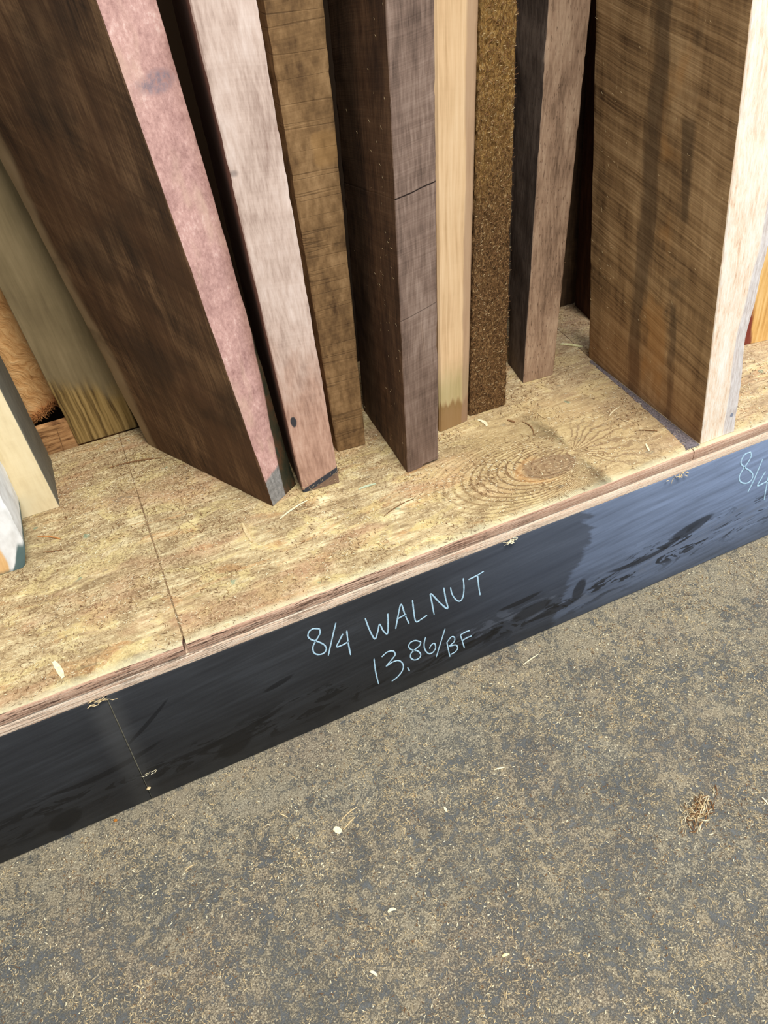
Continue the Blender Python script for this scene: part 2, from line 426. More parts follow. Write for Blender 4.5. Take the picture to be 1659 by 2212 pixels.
def ex_b5(g, col, u, v, f, h):
    n = g.noise(g.vec(u * 120, v * 14, 2.0), detail=3)
    n2 = g.noise(g.vec(u * 20, v * 10, 6.0), detail=3)
    green = g.st(v + (n - 0.5) * 0.03, 0.115, 0.06) * g.st(v + (n - 0.5) * 0.05, 0.02, 0.05)
    col = g.mix(green * 0.55, col, rgb(150, 150, 96))
    foot = g.st(v + (n - 0.5) * 0.05, 0.048, 0.036)
    col = g.mix(foot * 0.85, col, rgb(134, 102, 58))
    wane = g.st(u + (n2 - 0.5) * 0.008 + v * 0.004, 0.037, 0.040)
    return g.mix(wane * 0.6, col, rgb(158, 128, 106))
m_b5 = wood('pale_maple', st3(rgb(186, 150, 108), rgb(224, 190, 146), rgb(240, 210, 168)), 5.0, fu=260, fv=9, saw=0.05, blotch=0.3, contrast=0.9, bump=0.25, extra=ex_b5)

def ex_b6(g, col, u, v, f, h):
    n = g.noise(g.vec(u * 330, v * 190, 2.0), detail=5, rough=0.75, dist=1.2)
    n2 = g.noise(g.vec(u * 26, v * 9, 4.0), detail=4, rough=0.6)
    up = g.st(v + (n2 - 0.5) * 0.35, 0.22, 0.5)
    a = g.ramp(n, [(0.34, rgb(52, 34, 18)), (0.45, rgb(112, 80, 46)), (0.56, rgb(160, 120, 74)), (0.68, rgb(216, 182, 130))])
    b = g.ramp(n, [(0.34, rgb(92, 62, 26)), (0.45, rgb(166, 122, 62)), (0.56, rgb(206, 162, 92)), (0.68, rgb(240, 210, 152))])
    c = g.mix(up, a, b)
    smooth_ = g.st(n2, 0.6, 0.68) * up
    c = g.mix(smooth_ * 0.6, c, rgb(176, 138, 76))
    return c, n * 3.0
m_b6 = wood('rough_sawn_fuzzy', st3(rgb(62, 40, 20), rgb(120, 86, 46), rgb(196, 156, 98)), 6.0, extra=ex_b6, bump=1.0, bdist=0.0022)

def ex_b7(g, col, u, v, f, h):
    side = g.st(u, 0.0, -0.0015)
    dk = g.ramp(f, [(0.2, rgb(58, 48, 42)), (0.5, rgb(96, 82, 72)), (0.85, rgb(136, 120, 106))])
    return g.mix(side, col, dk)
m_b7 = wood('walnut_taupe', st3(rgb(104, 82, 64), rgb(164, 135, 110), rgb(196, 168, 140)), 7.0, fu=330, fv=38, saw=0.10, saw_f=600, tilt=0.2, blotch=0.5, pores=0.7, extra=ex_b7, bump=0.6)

def ex_b8(g, col, u, v, f, h):
    side = g.st(u, 0.0, -0.001)
    fib = g.noise(g.vec(u * 420, v * 50, 4.0), detail=6, rough=0.75)
    fb2 = g.noise(g.vec(u * 70, v * 12, 7.0), detail=4)
    fir = g.ramp(fib * 0.6 + fb2 * 0.4, [(0.34, rgb(206, 160, 124)), (0.44, rgb(242, 212, 180)), (0.52, rgb(250, 232, 208)), (0.66, rgb(254, 246, 232))])
    lim = 0.0385 + (fb2 - 0.5) * 0.008 + g.st(v, 0.1, 0.3) * 0.008
    wh = g.st(u - lim, -0.001, 0.002)
    fir = g.mix(wh * 0.75, fir, g.ramp(fib, [(0.35, rgb(178, 168, 164)), (0.6, rgb(224, 216, 212)), (0.8, rgb(240, 236, 234))]))
    blue = g.st((((u - 0.050) / 0.003) ** 2.0 + ((v - 0.030) / 0.004) ** 2.0) + (fib - 0.5) * 2, 1.1, 0.4)
    fir = g.mix(blue * 0.7, fir, rgb(70, 96, 128))
    # side: walnut figure with dark mineral streaks and amber heart
    wv = g.noise(g.vec(u * 20, v * 5.5, 11.0), detail=4, rough=0.6, dist=0.4)
    w = u + (wv - 0.5) * 0.07
    dark = g.st((w + 0.158 - v * 0.055).abs(), 0.024, 0.008)
    amber = g.st((w + 0.118 - v * 0.03).abs(), 0.028, 0.010)
    amt = g.st(g.noise(g.vec(u * 12, v * 14, 17.0), detail=2), 0.42, 0.58)
    dark2 = g.st((w + 0.075).abs(), 0.014, 0.004) * g.st(g.noise(g.vec(u * 6, v * 16, 23.0), detail=1), 0.46, 0.58)
    c = g.mix(amber * amt * 0.45, col, rgb(204, 150, 86))
    c = g.mix(dark * 0.6, c, rgb(72, 60, 48))
    c = g.mix(dark2 * 0.55, c, rgb(66, 58, 48))
    low = g.st(v + (wv - 0.5) * 0.1, 0.16, 0.02)
    c = g.mix(low * 0.35, c, rgb(132, 84, 48))
    return g.mix(side, fir, c), g.mix(side, fib * 1.6, h)
m_b8 = wood('walnut_light_fir_edge', st3(rgb(84, 62, 42), rgb(172, 140, 98), rgb(220, 186, 138)), 8.0, fu=120, fv=24, saw=0.75, saw_f=360, tilt=0.16, blotch=0.30, contrast=0.45, extra=ex_b8, bump=0.7)

m_cream = wood('cream_basswood', st3(rgb(206, 184, 140), rgb(232, 214, 172), rgb(242, 228, 190)), 9.0, fu=200, fv=30, saw=0.15, saw_f=200, tilt=0.05, blotch=0.25, contrast=0.5, bump=0.15,
               extra=lambda g, col, u, v, f, h: g.mix(g.st(u, 0.1085, 0.1095), col, g.ramp(f, [(0.2, rgb(84, 80, 70)), (0.5, rgb(124, 120, 106)), (0.85, rgb(150, 146, 130))])))

def ex_white(g, col, u, v, f, h):
    n = g.noise(g.vec(u * 60, v * 30, 2.0), detail=4)
    w = g.st(u + (n - 0.5) * 0.006 + v * 0.10, 0.044, 0.048)
    col = g.mix(w, col, g.ramp(n, [(0.3, rgb(214, 212, 206)), (0.6, rgb(246, 246, 242))]))
    teal = g.st(v + (n - 0.5) * 0.014 - g.st(u, 0.05, 0.066) * 0.034, 0.006, -0.003)
    return g.mix(teal * 0.9, col, rgb(38, 82, 80))
m_white = wood('white_painted_board', st3(rgb(196, 144, 88), rgb(232, 188, 128), rgb(244, 212, 160)), 10.0, fu=160, fv=16, saw=0.05, blotch=0.3, bump=0.2, extra=ex_white)

def ex_red(g, col, u, v, f, h):
    n = g.noise(g.vec(u * 60, v * 20, 2.0), detail=4)
    red = g.st(u + v * 0.2 + (n - 0.5) * 0.012, 0.036, 0.030) * g.st(v + (n - 0.5) * 0.02, 0.085, 0.07)
    return g.mix(red * 0.9, col, rgb(112, 26, 32))
m_red = wood('yellow_pine_red_mark', st3(rgb(170, 116, 56), rgb(218, 172, 102), rgb(240, 206, 146)), 12.0, fu=200, fv=10, saw=0.05, blotch=0.4, bump=0.3, extra=ex_red)
m_dark = wood('dark_reddish_walnut', st3(rgb(40, 22, 14), rgb(66, 40, 26), rgb(92, 60, 40)), 13.0, fu=160, fv=20, saw=0.2)
m_dark2 = wood('dark_brown_walnut', st3(rgb(44, 32, 22), rgb(76, 58, 40), rgb(104, 84, 60)), 15.0, fu=160, fv=20, saw=0.2)

def ex_stud(g, col, u, v, f, h):
    n = g.noise(g.vec(u * 26, v * 12, 2.0), detail=4, rough=0.6)
    gr = g.noise(g.vec((u + (n - .5) * .01) * 150, v * 4, 6.0), detail=3)
    lo = g.st(v + (n - 0.5) * 0.08 + u * 0.5, 0.13, 0.09)
    yel = g.ramp(gr, [(0.36, rgb(84, 64, 34)), (0.5, rgb(148, 122, 72)), (0.66, rgb(178, 150, 96))])
    return g.mix(lo, col, yel)
m_stud = wood('grey_weathered_stud', st3(rgb(104, 90, 64), rgb(134, 118, 86), rgb(156, 138, 104)), 16.0, fu=160, fv=8, saw=0.05, blotch=0.4, contrast=0.6, bump=0.3, extra=ex_stud)

def mat_plate():
    g = G('bottom_plate_wood')
    x, y, z = g.obj()
    n = g.noise(g.vec(x * 30, y * 30, z * 220), detail=5, rough=0.65, dist=0.5)
    return g.finish(g.ramp(n, [(0.35, rgb(104, 70, 42)), (0.5, rgb(176, 132, 86)), (0.68, rgb(206, 162, 112))]), 0.85, n, 0.001, 0.6)
m_plate = mat_plate()

def mat_osb():
    g = G('strand_board')
    x, y, z = g.obj()
    d = g.noise(g.vec(x * 20, z * 20, 1.0), detail=2) - 0.5
    a = g.noise(g.vec((x + z * 0.6 + d * 0.06) * 260, (z - x * 0.5) * 45, 0.0), detail=4, rough=0.7)
    b = g.noise(g.vec(x * 28, z * 34, 4.0), detail=3, rough=0.6)
    col = g.ramp(a * 0.6 + b * 0.4, [(0.32, rgb(140, 94, 50)), (0.44, rgb(212, 158, 98)), (0.56, rgb(236, 188, 126)), (0.7, rgb(248, 216, 162))])
    return g.finish(col, 0.8, a, 0.002, 0.9)
m_osb = mat_osb()

# --- plywood
def mat_ply():
    g = G('plywood_dusty')
    x, y, z = g.obj()
    nx_ = g.noise(g.vec(x * 3, y * 7, 2.0), detail=3) - 0.5
    # veneer grain runs along x, swirling around a large knot
    kx, ky = 0.489, 0.070
    px, py = 0.541, 0.080
    wx = g.noise(g.vec(x * 22, y * 26, 5.0), detail=3) - 0.5
    X = x + wx * 0.012
    Y = y + wx * 0.010
    dx, dy = X - kx, (Y - ky) * 1.55
    rr = (dx * dx + dy * dy).sqrt()
    ex, ey = X - px, Y - py
    # circles through the pinch point, open to the right
    circ = (ex * ex + ey * ey * 2.5) / ((0.0 - ex).max(0.004) * 2.0)
    ang = g.math('ARCTAN2', ey, ex.abs() + 0.008)
    left = (circ * 950.0 + wx * 5.0).sin() * 0.5 + 0.5
    right = ((ang * 34.0 + wx * 12.0 + g.noise(g.vec(x * 45, y * 45, 5.0), detail=3) * 9.0).sin() * 0.5 + 0.5) * g.st(ang.abs(), 1.35, 0.9)
    right_m = g.st(ex, -0.012, 0.006)
    rings = g.mix(right_m, left, right)
    near = g.st(rr + wx * 0.05, 0.23, 0.06)
    sw2 = g.noise(g.vec(x * 9, y * 60 + nx_ * 10, 9.0), detail=4, rough=0.6, dist=0.6)
    lines = g.noise(g.vec((x + nx_ * 0.2) * 16, (y + nx_ * 0.04) * 230, 2.0), detail=5, rough=0.68, dist=0.4)
    blot = g.noise(g.vec(x * 9, y * 17, 3.0), detail=5, rough=0.66, dist=0.5)
    blot2 = g.noise(g.vec(x * 24, y * 60, 8.0), detail=4, rough=0.62, dist=0.8)
    base = g.ramp(lines * 0.45 + blot2 * 0.55, [(0.36, rgb(134, 114, 82)), (0.45, rgb(176, 154, 114)), (0.53, rgb(206, 186, 142)), (0.62, rgb(240, 228, 182))])
    orange = g.st(g.noise(g.vec(x * 11, y * 34, 13.0), detail=4, rough=0.6, dist=1.0), 0.56, 0.66)
    base = g.mix(orange * 0.4, base, rgb(196, 134, 70))
    yel = g.st(g.noise(g.vec(x * 16, y * 30, 53.0), detail=4, rough=0.65, dist=0.7), 0.50, 0.60)
    base = g.mix(yel * 0.5, base, rgb(234, 216, 148))
    pinkish = g.st(g.noise(g.vec(x * 6, y * 12, 33.0), detail=3), 0.5, 0.64)
    base = g.mix(pinkish * 0.5, base, rgb(188, 142, 110))
    # towards the knot the veneer is greyer and calmer
    kbase = g.ramp(blot2 * 0.5 + lines * 0.5, [(0.34, rgb(150, 128, 88)), (0.52, rgb(190, 166, 116)), (0.68, rgb(208, 188, 138))])
    kz = g.st(((x - 0.53) * (x - 0.53) + (y - 0.1) * (y - 0.1) * 1.6).sqrt() + wx * 0.08, 0.24, 0.10)
    base = g.mix(kz * 0.8, base, kbase)
    ringc = g.mix(g.noise(g.vec(x * 16, y * 16, 3.5), detail=2), rgb(136, 98, 56), rgb(98, 84, 58))
    base = g.mix(g.st(rings, 0.62, 0.95) * near * 0.85 * g.st(blot, 0.15, 0.40), base, ringc)
    knot = g.st((dx * dx / (0.040 * 0.040) + dy * dy / (0.038 * 0.038)) + wx * 0.7, 1.2, 0.75)
    kin = g.ramp(g.noise(g.vec(rr * 160, x * 10, y * 10), detail=3), [(0.35, rgb(104, 80, 56)), (0.55, rgb(140, 112, 80)), (0.7, rgb(160, 134, 98))])
    base = g.mix(knot * 0.85, base, kin)
    khalo = g.st((dx * dx / (0.048 * 0.048) + dy * dy / (0.048 * 0.048)), 1.3, 0.9) * (1.0 - knot) * g.st(dx, 0.01, -0.03)
    base = g.mix(khalo * 0.4, base, rgb(196, 138, 74))
    # sawdust film: small brown-grey specks, thick towards the back
    sp = g.noise(g.vec(x * 300, y * 300, 1.0), detail=5, rough=0.82, dist=0.8)
    dn = g.noise(g.vec(x * 13, y * 13, 21.0), detail=4, rough=0.65)
    cover = g.st(dn + y * 0.35 + g.st(x, 0.1, -0.2) * 0.06 - kz * 0.10, 0.44, 0.66)
    base = g.mix(g.st(sp, 0.50, 0.58) * (cover * 0.70 + 0.20), base, rgb(112, 90, 62))
    base = g.mix(cover * 0.35, base, rgb(140, 118, 86))
    base = g.mix(g.st(sp, 0.43, 0.36) * 0.6, base, rgb(240, 228, 190))
    base = g.mix(g.st(x, 0.3, 0.9) * 0.25, base, rgb(206, 176, 152))
    # a few teal and slate stains
    t = g.noise(g.vec(x * 34, y * 34, 40.0), detail=2)
    base = g.mix(g.st(t, 0.715, 0.76) * 0.6, base, rgb(104, 140, 118))
    t2 = g.noise(g.vec(x * 28, y * 44, 60.0), detail=3)
    base = g.mix(g.st(t2, 0.66, 0.72) * 0.5, base, rgb(118, 112, 96))
    # pale wash along the front lip
    lip = g.st(y + wx * 0.012, 0.016, 0.003)
    base = g.mix(lip * 0.55, base, rgb(216, 212, 176))
    hgt = sp * 0.35 + rings * near * 0.5 + lines * 0.3
    return g.finish(base, 0.85, hgt, 0.0010, 0.8)
m_ply = mat_ply()

def mat_plyedge(name, zoff, stops, dark_amt):
    g = G(name)
    x, y, z = g.obj()
    w = g.noise(g.vec(x * 9, 1.0, 3.0), detail=3) - 0.5
    lay = g.noise(g.vec(x * 14, 4.0, (z + w * 0.0022) * 620 + zoff), detail=5, rough=0.66)
    fz = g.noise(g.vec(x * 300, 2.0, z * 700), detail=4, rough=0.75)
    col = g.ramp(lay * 0.7 + fz * 0.3, stops)
    gap = g.noise(g.vec(x * 10, 7.0, (z + w * 0.003) * 330 + zoff), detail=3, rough=0.5)
    dk = g.st((gap - 0.5).abs(), 0.022, 0.006) * g.st(x + w * 0.5, 0.55, 0.15)
    col = g.mix(dk * dark_amt, col, rgb(62, 38, 26))
    return g.finish(col, 0.85, lay + fz * 0.5 - dk * 2.0, 0.0016, 0.9)
m_edge_top = mat_plyedge('plywood_edge_upper', 0.0, [(0.34, rgb(136, 98, 76)), (0.46, rgb(186, 146, 120)), (0.56, rgb(214, 180, 152)), (0.7, rgb(236, 212, 190))], 0.9)
m_edge_low = mat_plyedge('plywood_edge_lower', 9.0, [(0.34, rgb(206, 156, 126)), (0.44, rgb(236, 200, 168)), (0.54, rgb(248, 224, 196)), (0.7, rgb(252, 238, 218))], 0.45)

# --- black chalkboard paint
def mat_black():
    g = G('black_chalkboard_paint')
    x, y, z = g.world()
    n = g.noise(g.vec(x * 5 + z * 3, 0.0, z * 16), detail=4, rough=0.6)
    n2 = g.noise(g.vec(x * 22 + z * 30, 0.0, z * 44), detail=4, rough=0.65, dist=0.8)
    gr = g.noise(g.vec(x * 700, 0.0, z * 700), detail=2, rough=0.8)
    streak = g.noise(g.vec((x + z * 0.2) * 7, 3.0, (z - x * 0.10) * 120), detail=4, rough=0.6)
    base = g.ramp(n * 0.5 + streak * 0.5, [(0.34, rgb(28, 28, 30)), (0.52, rgb(40, 41, 43)), (0.7, rgb(54, 56, 59))])
    # wiped chalk haze past a ragged rag mark, blue daylight sheen painted in rightwards
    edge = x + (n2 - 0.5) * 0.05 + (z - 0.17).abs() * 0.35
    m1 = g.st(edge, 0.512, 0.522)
    thick = g.st(x, 0.46, 0.86)  # rise along x paints the daylight sheen as well as the dust
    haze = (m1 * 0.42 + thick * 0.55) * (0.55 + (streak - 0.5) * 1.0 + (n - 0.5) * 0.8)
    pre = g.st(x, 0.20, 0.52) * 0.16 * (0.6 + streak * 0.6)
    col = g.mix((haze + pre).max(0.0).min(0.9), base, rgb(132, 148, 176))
    # greasy black scuffs in a band near the floor
    band = g.st((z - 0.052 - (n - 0.5) * 0.07 - g.st(x, 0.5, 0.9) * 0.02).abs(), 0.050, 0.012)
    sc1 = g.noise(g.vec((x + z * 0.9) * 11, 2.0, (z - x * 0.16) * 42), detail=5, rough=0.62, dist=1.8)
    col = g.mix(g.st(sc1, 0.515, 0.55) * band * g.st(n, 0.36, 0.50) * 0.85, col, rgb(14, 14, 16))
    col = g.mix(g.st(sc1, 0.44, 0.39) * band * g.st(x, 0.15, 0.42) * 0.35, col, rgb(112, 118, 130))
    low = g.st(z + (n2 - 0.5) * 0.02, 0.035, 0.005)
    col = g.mix(low * 0.3, col, rgb(60, 60, 60))
    # hand-drawn dark strokes on the left boards
    def stroke(cx, cz, ln, wd, sl):
        a = (x - cx)
        b = (z - cz) - a * sl - a * a * 2.0
        return g.st(((a / ln) ** 2.0 + (b / wd) ** 2.0) + (n2 - 0.5) * 0.6, 1.15, 0.6)
    s_ = stroke(-0.105, 0.145, 0.035, 0.004, 0.8).max(stroke(0.055, 0.122, 0.022, 0.005, 0.25)).max(stroke(-0.17, 0.088, 0.075, 0.005, 0.12)).max(stroke(-0.02, 0.058, 0.08, 0.006, 0.10)).max(stroke(-0.02, 0.040, 0.026, 0.020, 0.3)).max(stroke(-0.24, 0.032, 0.022, 0.018, 0.2)).max(stroke(0.405, 0.088, 0.036, 0.005, 0.05)).max(stroke(0.425, 0.060, 0.034, 0.013, 0.1)).max(stroke(0.505, 0.062, 0.012, 0.020, 0.6)).max(stroke(0.47, 0.040, 0.05, 0.007, 0.1)).max(stroke(0.62, 0.070, 0.07, 0.005, 0.08)).max(stroke(0.70, 0.095, 0.04, 0.012, 0.2)).max(stroke(0.33, 0.042, 0.05, 0.008, 0.1))
    col = g.mix(s_ * 0.75, col, rgb(10, 10, 13))
    dust = g.st((x + 0.1365 + (z - 0.21) * -0.04).abs() + (n2 - 0.5) * 0.01, 0.026, 0.002)
    col = g.mix(dust * 0.10, col, rgb(130, 128, 122))
    spk = g.noise(g.vec(x * 420, 8.0, z * 420), detail=2, rough=0.9)
    col = g.mix(g.st(spk, 0.765, 0.80) * 0.4, col, rgb(170, 168, 160))
    return g.finish(col, 0.62, gr * 0.5 + n2 * 0.6, 0.0006, 0.35, spec=0.35)
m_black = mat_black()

def flat(name, c1, c2, sc_=300.0, rough=0.85):
    g = G(name)
    x, y, z = g.obj()
    n = g.noise(g.vec(x * sc_, y * sc_, z * sc_), detail=3, rough=0.7)
    return g.finish(g.ramp(n, [(0.3, c1), (0.7, c2)]), rough, n, 0.0005, 0.4)
m_chalk = flat('pale_blue_chalk', rgb(150, 190, 210), rgb(206, 232, 244), 500)
m_pale = flat('pale_chip', rgb(222, 206, 160), rgb(246, 238, 208))
m_tan = flat('tan_fibre', rgb(186, 158, 110), rgb(234, 214, 168))
m_brownf = flat('brown_fibre', rgb(92, 64, 40), rgb(150, 112, 74))
m_greyd = flat('dark_dust', rgb(62, 58, 60), rgb(146, 136, 138), 420)
m_joint = flat('olive_joint_dust', rgb(84, 80, 66), rgb(136, 130, 110), 500)
m_seam = flat('brown_seam_dust', rgb(92, 72, 50), rgb(158, 132, 96), 400)
m_green = flat('green_tinted_splinter', rgb(170, 184, 150), rgb(206, 214, 184))
m_orange = flat('orange_splinter', rgb(170, 106, 56), rgb(206, 150, 92))
m_yellow = flat('yellow_chip', rgb(208, 200, 130), rgb(240, 236, 190))
m_rubble = flat('amber_crumb', rgb(150, 84, 30), rgb(204, 138, 60))

# --- concrete with trodden sawdust
def mat_floor():
    g = G('sawdust_covered_concrete')
    x, y, z = g.world()
    big = g.noise(g.vec(x * 2.2, y * 2.2, 0.0), detail=4, rough=0.6)
    mid = g.noise(g.vec(x * 17, y * 17, 2.0), detail=5, rough=0.68, dist=0.4)
    cl = g.noise(g.vec(x * 80, y * 80, 4.0), detail=5, rough=0.72, dist=0.9)
    fine = g.noise(g.vec(x * 520, y * 520, 6.0), detail=4, rough=0.8, dist=0.6)
    conc = g.ramp(mid * 0.5 + fine * 0.5, [(0.36, rgb(88, 91, 91)), (0.52, rgb(114, 116, 114)), (0.68, rgb(146, 146, 142))])
    near = g.st(y, -0.16, -0.01)
    m = (big - 0.5) * 0.30 + (mid - 0.5) * 0.55 + (cl - 0.5) * 1.5 + (fine - 0.5) * 1.1 + near * 0.14
    cover = g.st(m, -0.20, 0.14)
    warm = g.ramp(g.noise(g.vec(x * 7, y * 7, 9.0), detail=3), [(0.38, rgb(148, 139, 117)), (0.5, rgb(154, 140, 112)), (0.64, rgb(146, 130, 106))])
    dust = g.mix(g.st(fine, 0.5, 0.66), warm, rgb(206, 194, 162))
    dust = g.mix(g.st(fine, 0.48, 0.36), dust, rgb(98, 88, 68))
    col = g.mix(cover * 0.85, conc, dust)
    return g.finish(col, 0.8, fine * 0.8 + cover * 0.6 + cl * 0.5, 0.0018, 0.8, spec=0.3)
m_floor = mat_floor()

# ================================================================ setting
fl = link('floor', [(-3, -3, 0), (4, -3, 0), (4, 2, 0), (-3, 2, 0)], [(0, 1, 2, 3)], m_floor)
tag(fl, kind='structure')
wb = box('wall_back', -2.0, 3.0, 0.66, 0.70, 0.0, 2.6, m_dark2)
tag(wb, kind='structure')

# ================================================================ the rack
def ply_sheet(name, label, x0, x1, z0, z1, mats, jag=0.0008, seed=0, y1=0.475, y0=0.0, skew0=0.0, skew1=0.0, notch=0.0):
    xs = np.arange(x0, x1, 0.004)
    xs[-1] = x1
    V, F, MI = [], [], []
    for x in xs:
        a = jag * (mn.noise(Vector((x * 40, seed, 0))) + 0.7 * mn.noise(Vector((x * 200, seed, 3))))
        b = jag * 1.2 * (mn.noise(Vector((x * 60, seed, 7))) + 0.9 * mn.noise(Vector((x * 300, seed, 5))))
        prof = [(y1, z0), (y0 + 0.0002, z0 + max(-0.0004, b * 0.6) * 0), (y0 + a * 0.4, z0 + 0.0012), (y0 + b * 0.7, (z0 + z1) / 2 - 0.002), (y0 + a * 0.6, z1 - 0.0028),
                (y0 + 0.0016 + a, z1 - 0.0007 + b * 0.3), (y0 + 0.006 + b, z1), (y0 + 0.013, z1), (y1, z1)]
        k1 = max(0.0, 1 - (x1 - x) / 0.12) * skew1 + max(0.0, 1 - (x - x0) / 0.12) * skew0
        nt = notch if x > x1 - 0.001 else 0.0
        V += [(x + k1 * y - (nt if 0.0 < y < 0.010 or y < 0.001 else 0.0), y, z) for y, z in prof]
    n = 9
    for i in range(len(xs) - 1):
        for k in range(n):
            k2 = (k + 1) % n
            F.append((i * n + k, (i + 1) * n + k, (i + 1) * n + k2, i * n + k2))
            MI.append(1 if 1 <= k <= 4 else 0)
    F.append(tuple(range(n)))
    F.append(tuple((len(xs) - 1) * n + k for k in range(n - 1, -1, -1)))
    MI += [1, 1]
    o = link(name, V, F, mats, smooth=50, midx=MI)
    return tag(o, label, 'plywood')

Z = SH_Z
ply_sheet('plywood_sheet', 'dusty plywood shelf sheet on the left, ending at the dark notch beside the seam', -1.3, -0.0318, Z - 0.0155, Z, [m_ply, m_edge_top], seed=1, notch=0.0028)
ply_sheet('plywood_sheet', 'long dusty plywood shelf sheet with a big oval knot, right of the seam', -0.0306, 0.6725, Z - 0.0155, Z, [m_ply, m_edge_top], seed=2, skew1=0.105)
ply_sheet('plywood_sheet', 'pinkish plywood shelf sheet under the wide board at the right', 0.6738, 1.9, Z - 0.0155, Z, [m_ply, m_edge_top], seed=3, skew0=0.105)
ply_sheet('plywood_layer', 'lower plywood layer with pale pink veneer edge above the black boards', -1.3, 1.9, Z - 0.0318, Z - 0.0157, [m_edge_low, m_edge_low], seed=4, y0=0.0006)

def fascia(name, label, x0, x1, slant0, slant1):
    zt = Z - 0.032
    xs = np.linspace(0, 1, 60)
    V, F = [], []
    for t in xs:
        jb = 0.0012 * mn.noise(Vector((t * 40, x0 * 5, 1)))
        xt, xb = x0 + (x1 - x0) * t + slant0[0] * (1 - t) + slant1[0] * t, x0 + (x1 - x0) * t + slant0[1] * (1 - t) + slant1[1] * t
        V += [(xb, 0.0015, 0.0006), (xb, 0.0, 0.003 + max(0, jb)), (xt, 0.0, zt - 0.0014), (xt, 0.0014, zt), (xt, 0.019, zt), (xb, 0.019, 0.0006)]
    n = 6
    for i in range(len(xs) - 1):
        for k in range(n):
            k2 = (k + 1) % n
            F.append((i * n + k, i * n + k2, (i + 1) * n + k2, (i + 1) * n + k))
    F.append(tuple(range(n - 1, -1, -1)))
    F.append(tuple((len(xs) - 1) * n + k for k in range(n)))
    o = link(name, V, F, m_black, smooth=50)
    return tag(o, label, 'board')
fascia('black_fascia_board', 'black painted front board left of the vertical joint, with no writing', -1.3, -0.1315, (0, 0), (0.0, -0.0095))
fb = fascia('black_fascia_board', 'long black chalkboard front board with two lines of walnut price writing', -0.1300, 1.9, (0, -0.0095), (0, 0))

def chalk(strokes, width, parent):
    V, F = [], []
    for st_ in strokes:
        P = [Vector((x, z)) for x, z in st_]
        # resample on a smooth curve
        Q = []
        n = len(P)
        for i in range(n - 1):
            p0, p1, p2, p3 = P[max(i - 1, 0)], P[i], P[i + 1], P[min(i + 2, n - 1)]
            for k in range(5):
                t = k / 5
                Q.append(0.5 * ((2 * p1) + (p2 - p0) * t + (2 * p0 - 5 * p1 + 4 * p2 - p3) * t * t + (3 * p1 - p0 - 3 * p2 + p3) * t ** 3))
        Q.append(P[-1])
        b = len(V)
        for i, p in enumerate(Q):
            d = (Q[min(i + 1, len(Q) - 1)] - Q[max(i - 1, 0)])
            if d.length < 1e-9: d = Vector((1, 0))
            d.normalize()
            nrm = Vector((-d.y, d.x))
            w = width * (0.85 + 0.35 * mn.noise(Vector((p.x * 400, p.y * 400, 1)))) * (0.75 if i in (0, len(Q) - 1) else 1)
            for s_, yy in ((-1, -0.00005), (-0.8, -0.0004), (0.8, -0.0004), (1, -0.00005)):
                V.append((p.x + nrm.x * w * s_ / 2, yy, Z + p.y + nrm.y * w * s_ / 2))
        for i in range(len(Q) - 1):
            for k in range(3):
                a = b + i * 4 + k
                F.append((a, a + 4, a + 5, a + 1))
    return link('chalk_writing', V, F, m_chalk, (0, 0, 0), parent)
for T, w, parts_ in ((T1, 0.0024, ('8', '/', '4', 'W', 'A', 'L', 'N', 'U', 'T')), (T2, 0.0022, ('1', '3', '.', '8', '6', '/', 'B', 'F')), (T3, 0.0026, ('8', '/', '4'))):
    k = 0
    for ci, ch in enumerate(parts_):
        n = {'4': 2, 'A': 2, 'T': 2, 'B': 2, 'F': 3}.get(ch, 1)
        o = chalk(T[k:k + n], w, fb)
        k += n
        o.name = 'chalk_digit' if ch.isdigit() else ('chalk_letter' if ch.isalpha() else ('chalk_slash' if ch == '/' else 'chalk_dot'))
        o['label'] = 'pale blue chalk ' + ch

# ================================================================ wall parts behind the shelf, left
box_plate = box('bottom_plate', -1.3, -0.02, 0.482, 0.494, Z - 0.06, Z + 0.043, m_plate)
tag(box_plate, 'short brown plank lying behind the shelf, below the orange strand board', 'plank')
ob_n = 60
V, F = [], []
for i in range(ob_n + 1):
    x = -1.3 + (1.28) * (i / ob_n) ** 0.6
    zz = Z + 0.027 + max(-0.02, min(0.03, (x + 0.165) * 0.42)) + 0.004 * mn.noise(Vector((x * 60, 0, 0)))
    V += [(x, 0.536, zz), (x, 0.536, Z + 1.3), (x, 0.552, Z + 1.3), (x, 0.552, zz)]
for i in range(ob_n):
    for k in range(4):
        k2 = (k + 1) % 4
        F.append((i * 4 + k, (i + 1) * 4 + k, (i + 1) * 4 + k2, i * 4 + k2))
F += [(0, 1, 2, 3), tuple(ob_n * 4 + k for k in (3, 2, 1, 0))]
osb = tag(link('strand_board', V, F, m_osb), 'orange strand board panel behind the pale boards at the left', 'panel')
pts = []
for i in range(900):
    x = -0.21 + 0.11 * random.random()
    pts.append((x, 0.532 - 0.004 * random.random(), Z + 0.027 + (x + 0.165) * 0.42 + random.gauss(0, 0.004), random.uniform(0.005, 0.014), 0.0008, random.uniform(0, 6.3), random.uniform(-1.2, 1.2), random.uniform(-.4, .4)))
V, F = fibres(pts)
o = link('frayed_fibres', V, F, m_orange, parent=osb)
o['kind'] = 'stuff'

# ================================================================ the boards
board('wall_stud', 'grey weathered stud leaning behind the shelf, beside the orange strand board',
      [(-0.093, 0.515, -0.05), (-0.093, 0.4785, -0.05), (-0.0005, 0.4785, -0.06), (-0.0005, 0.515, -0.06)], 0.0, 1.5, m_stud, amp=0.0006, seed=20)['category'] = 'stud'

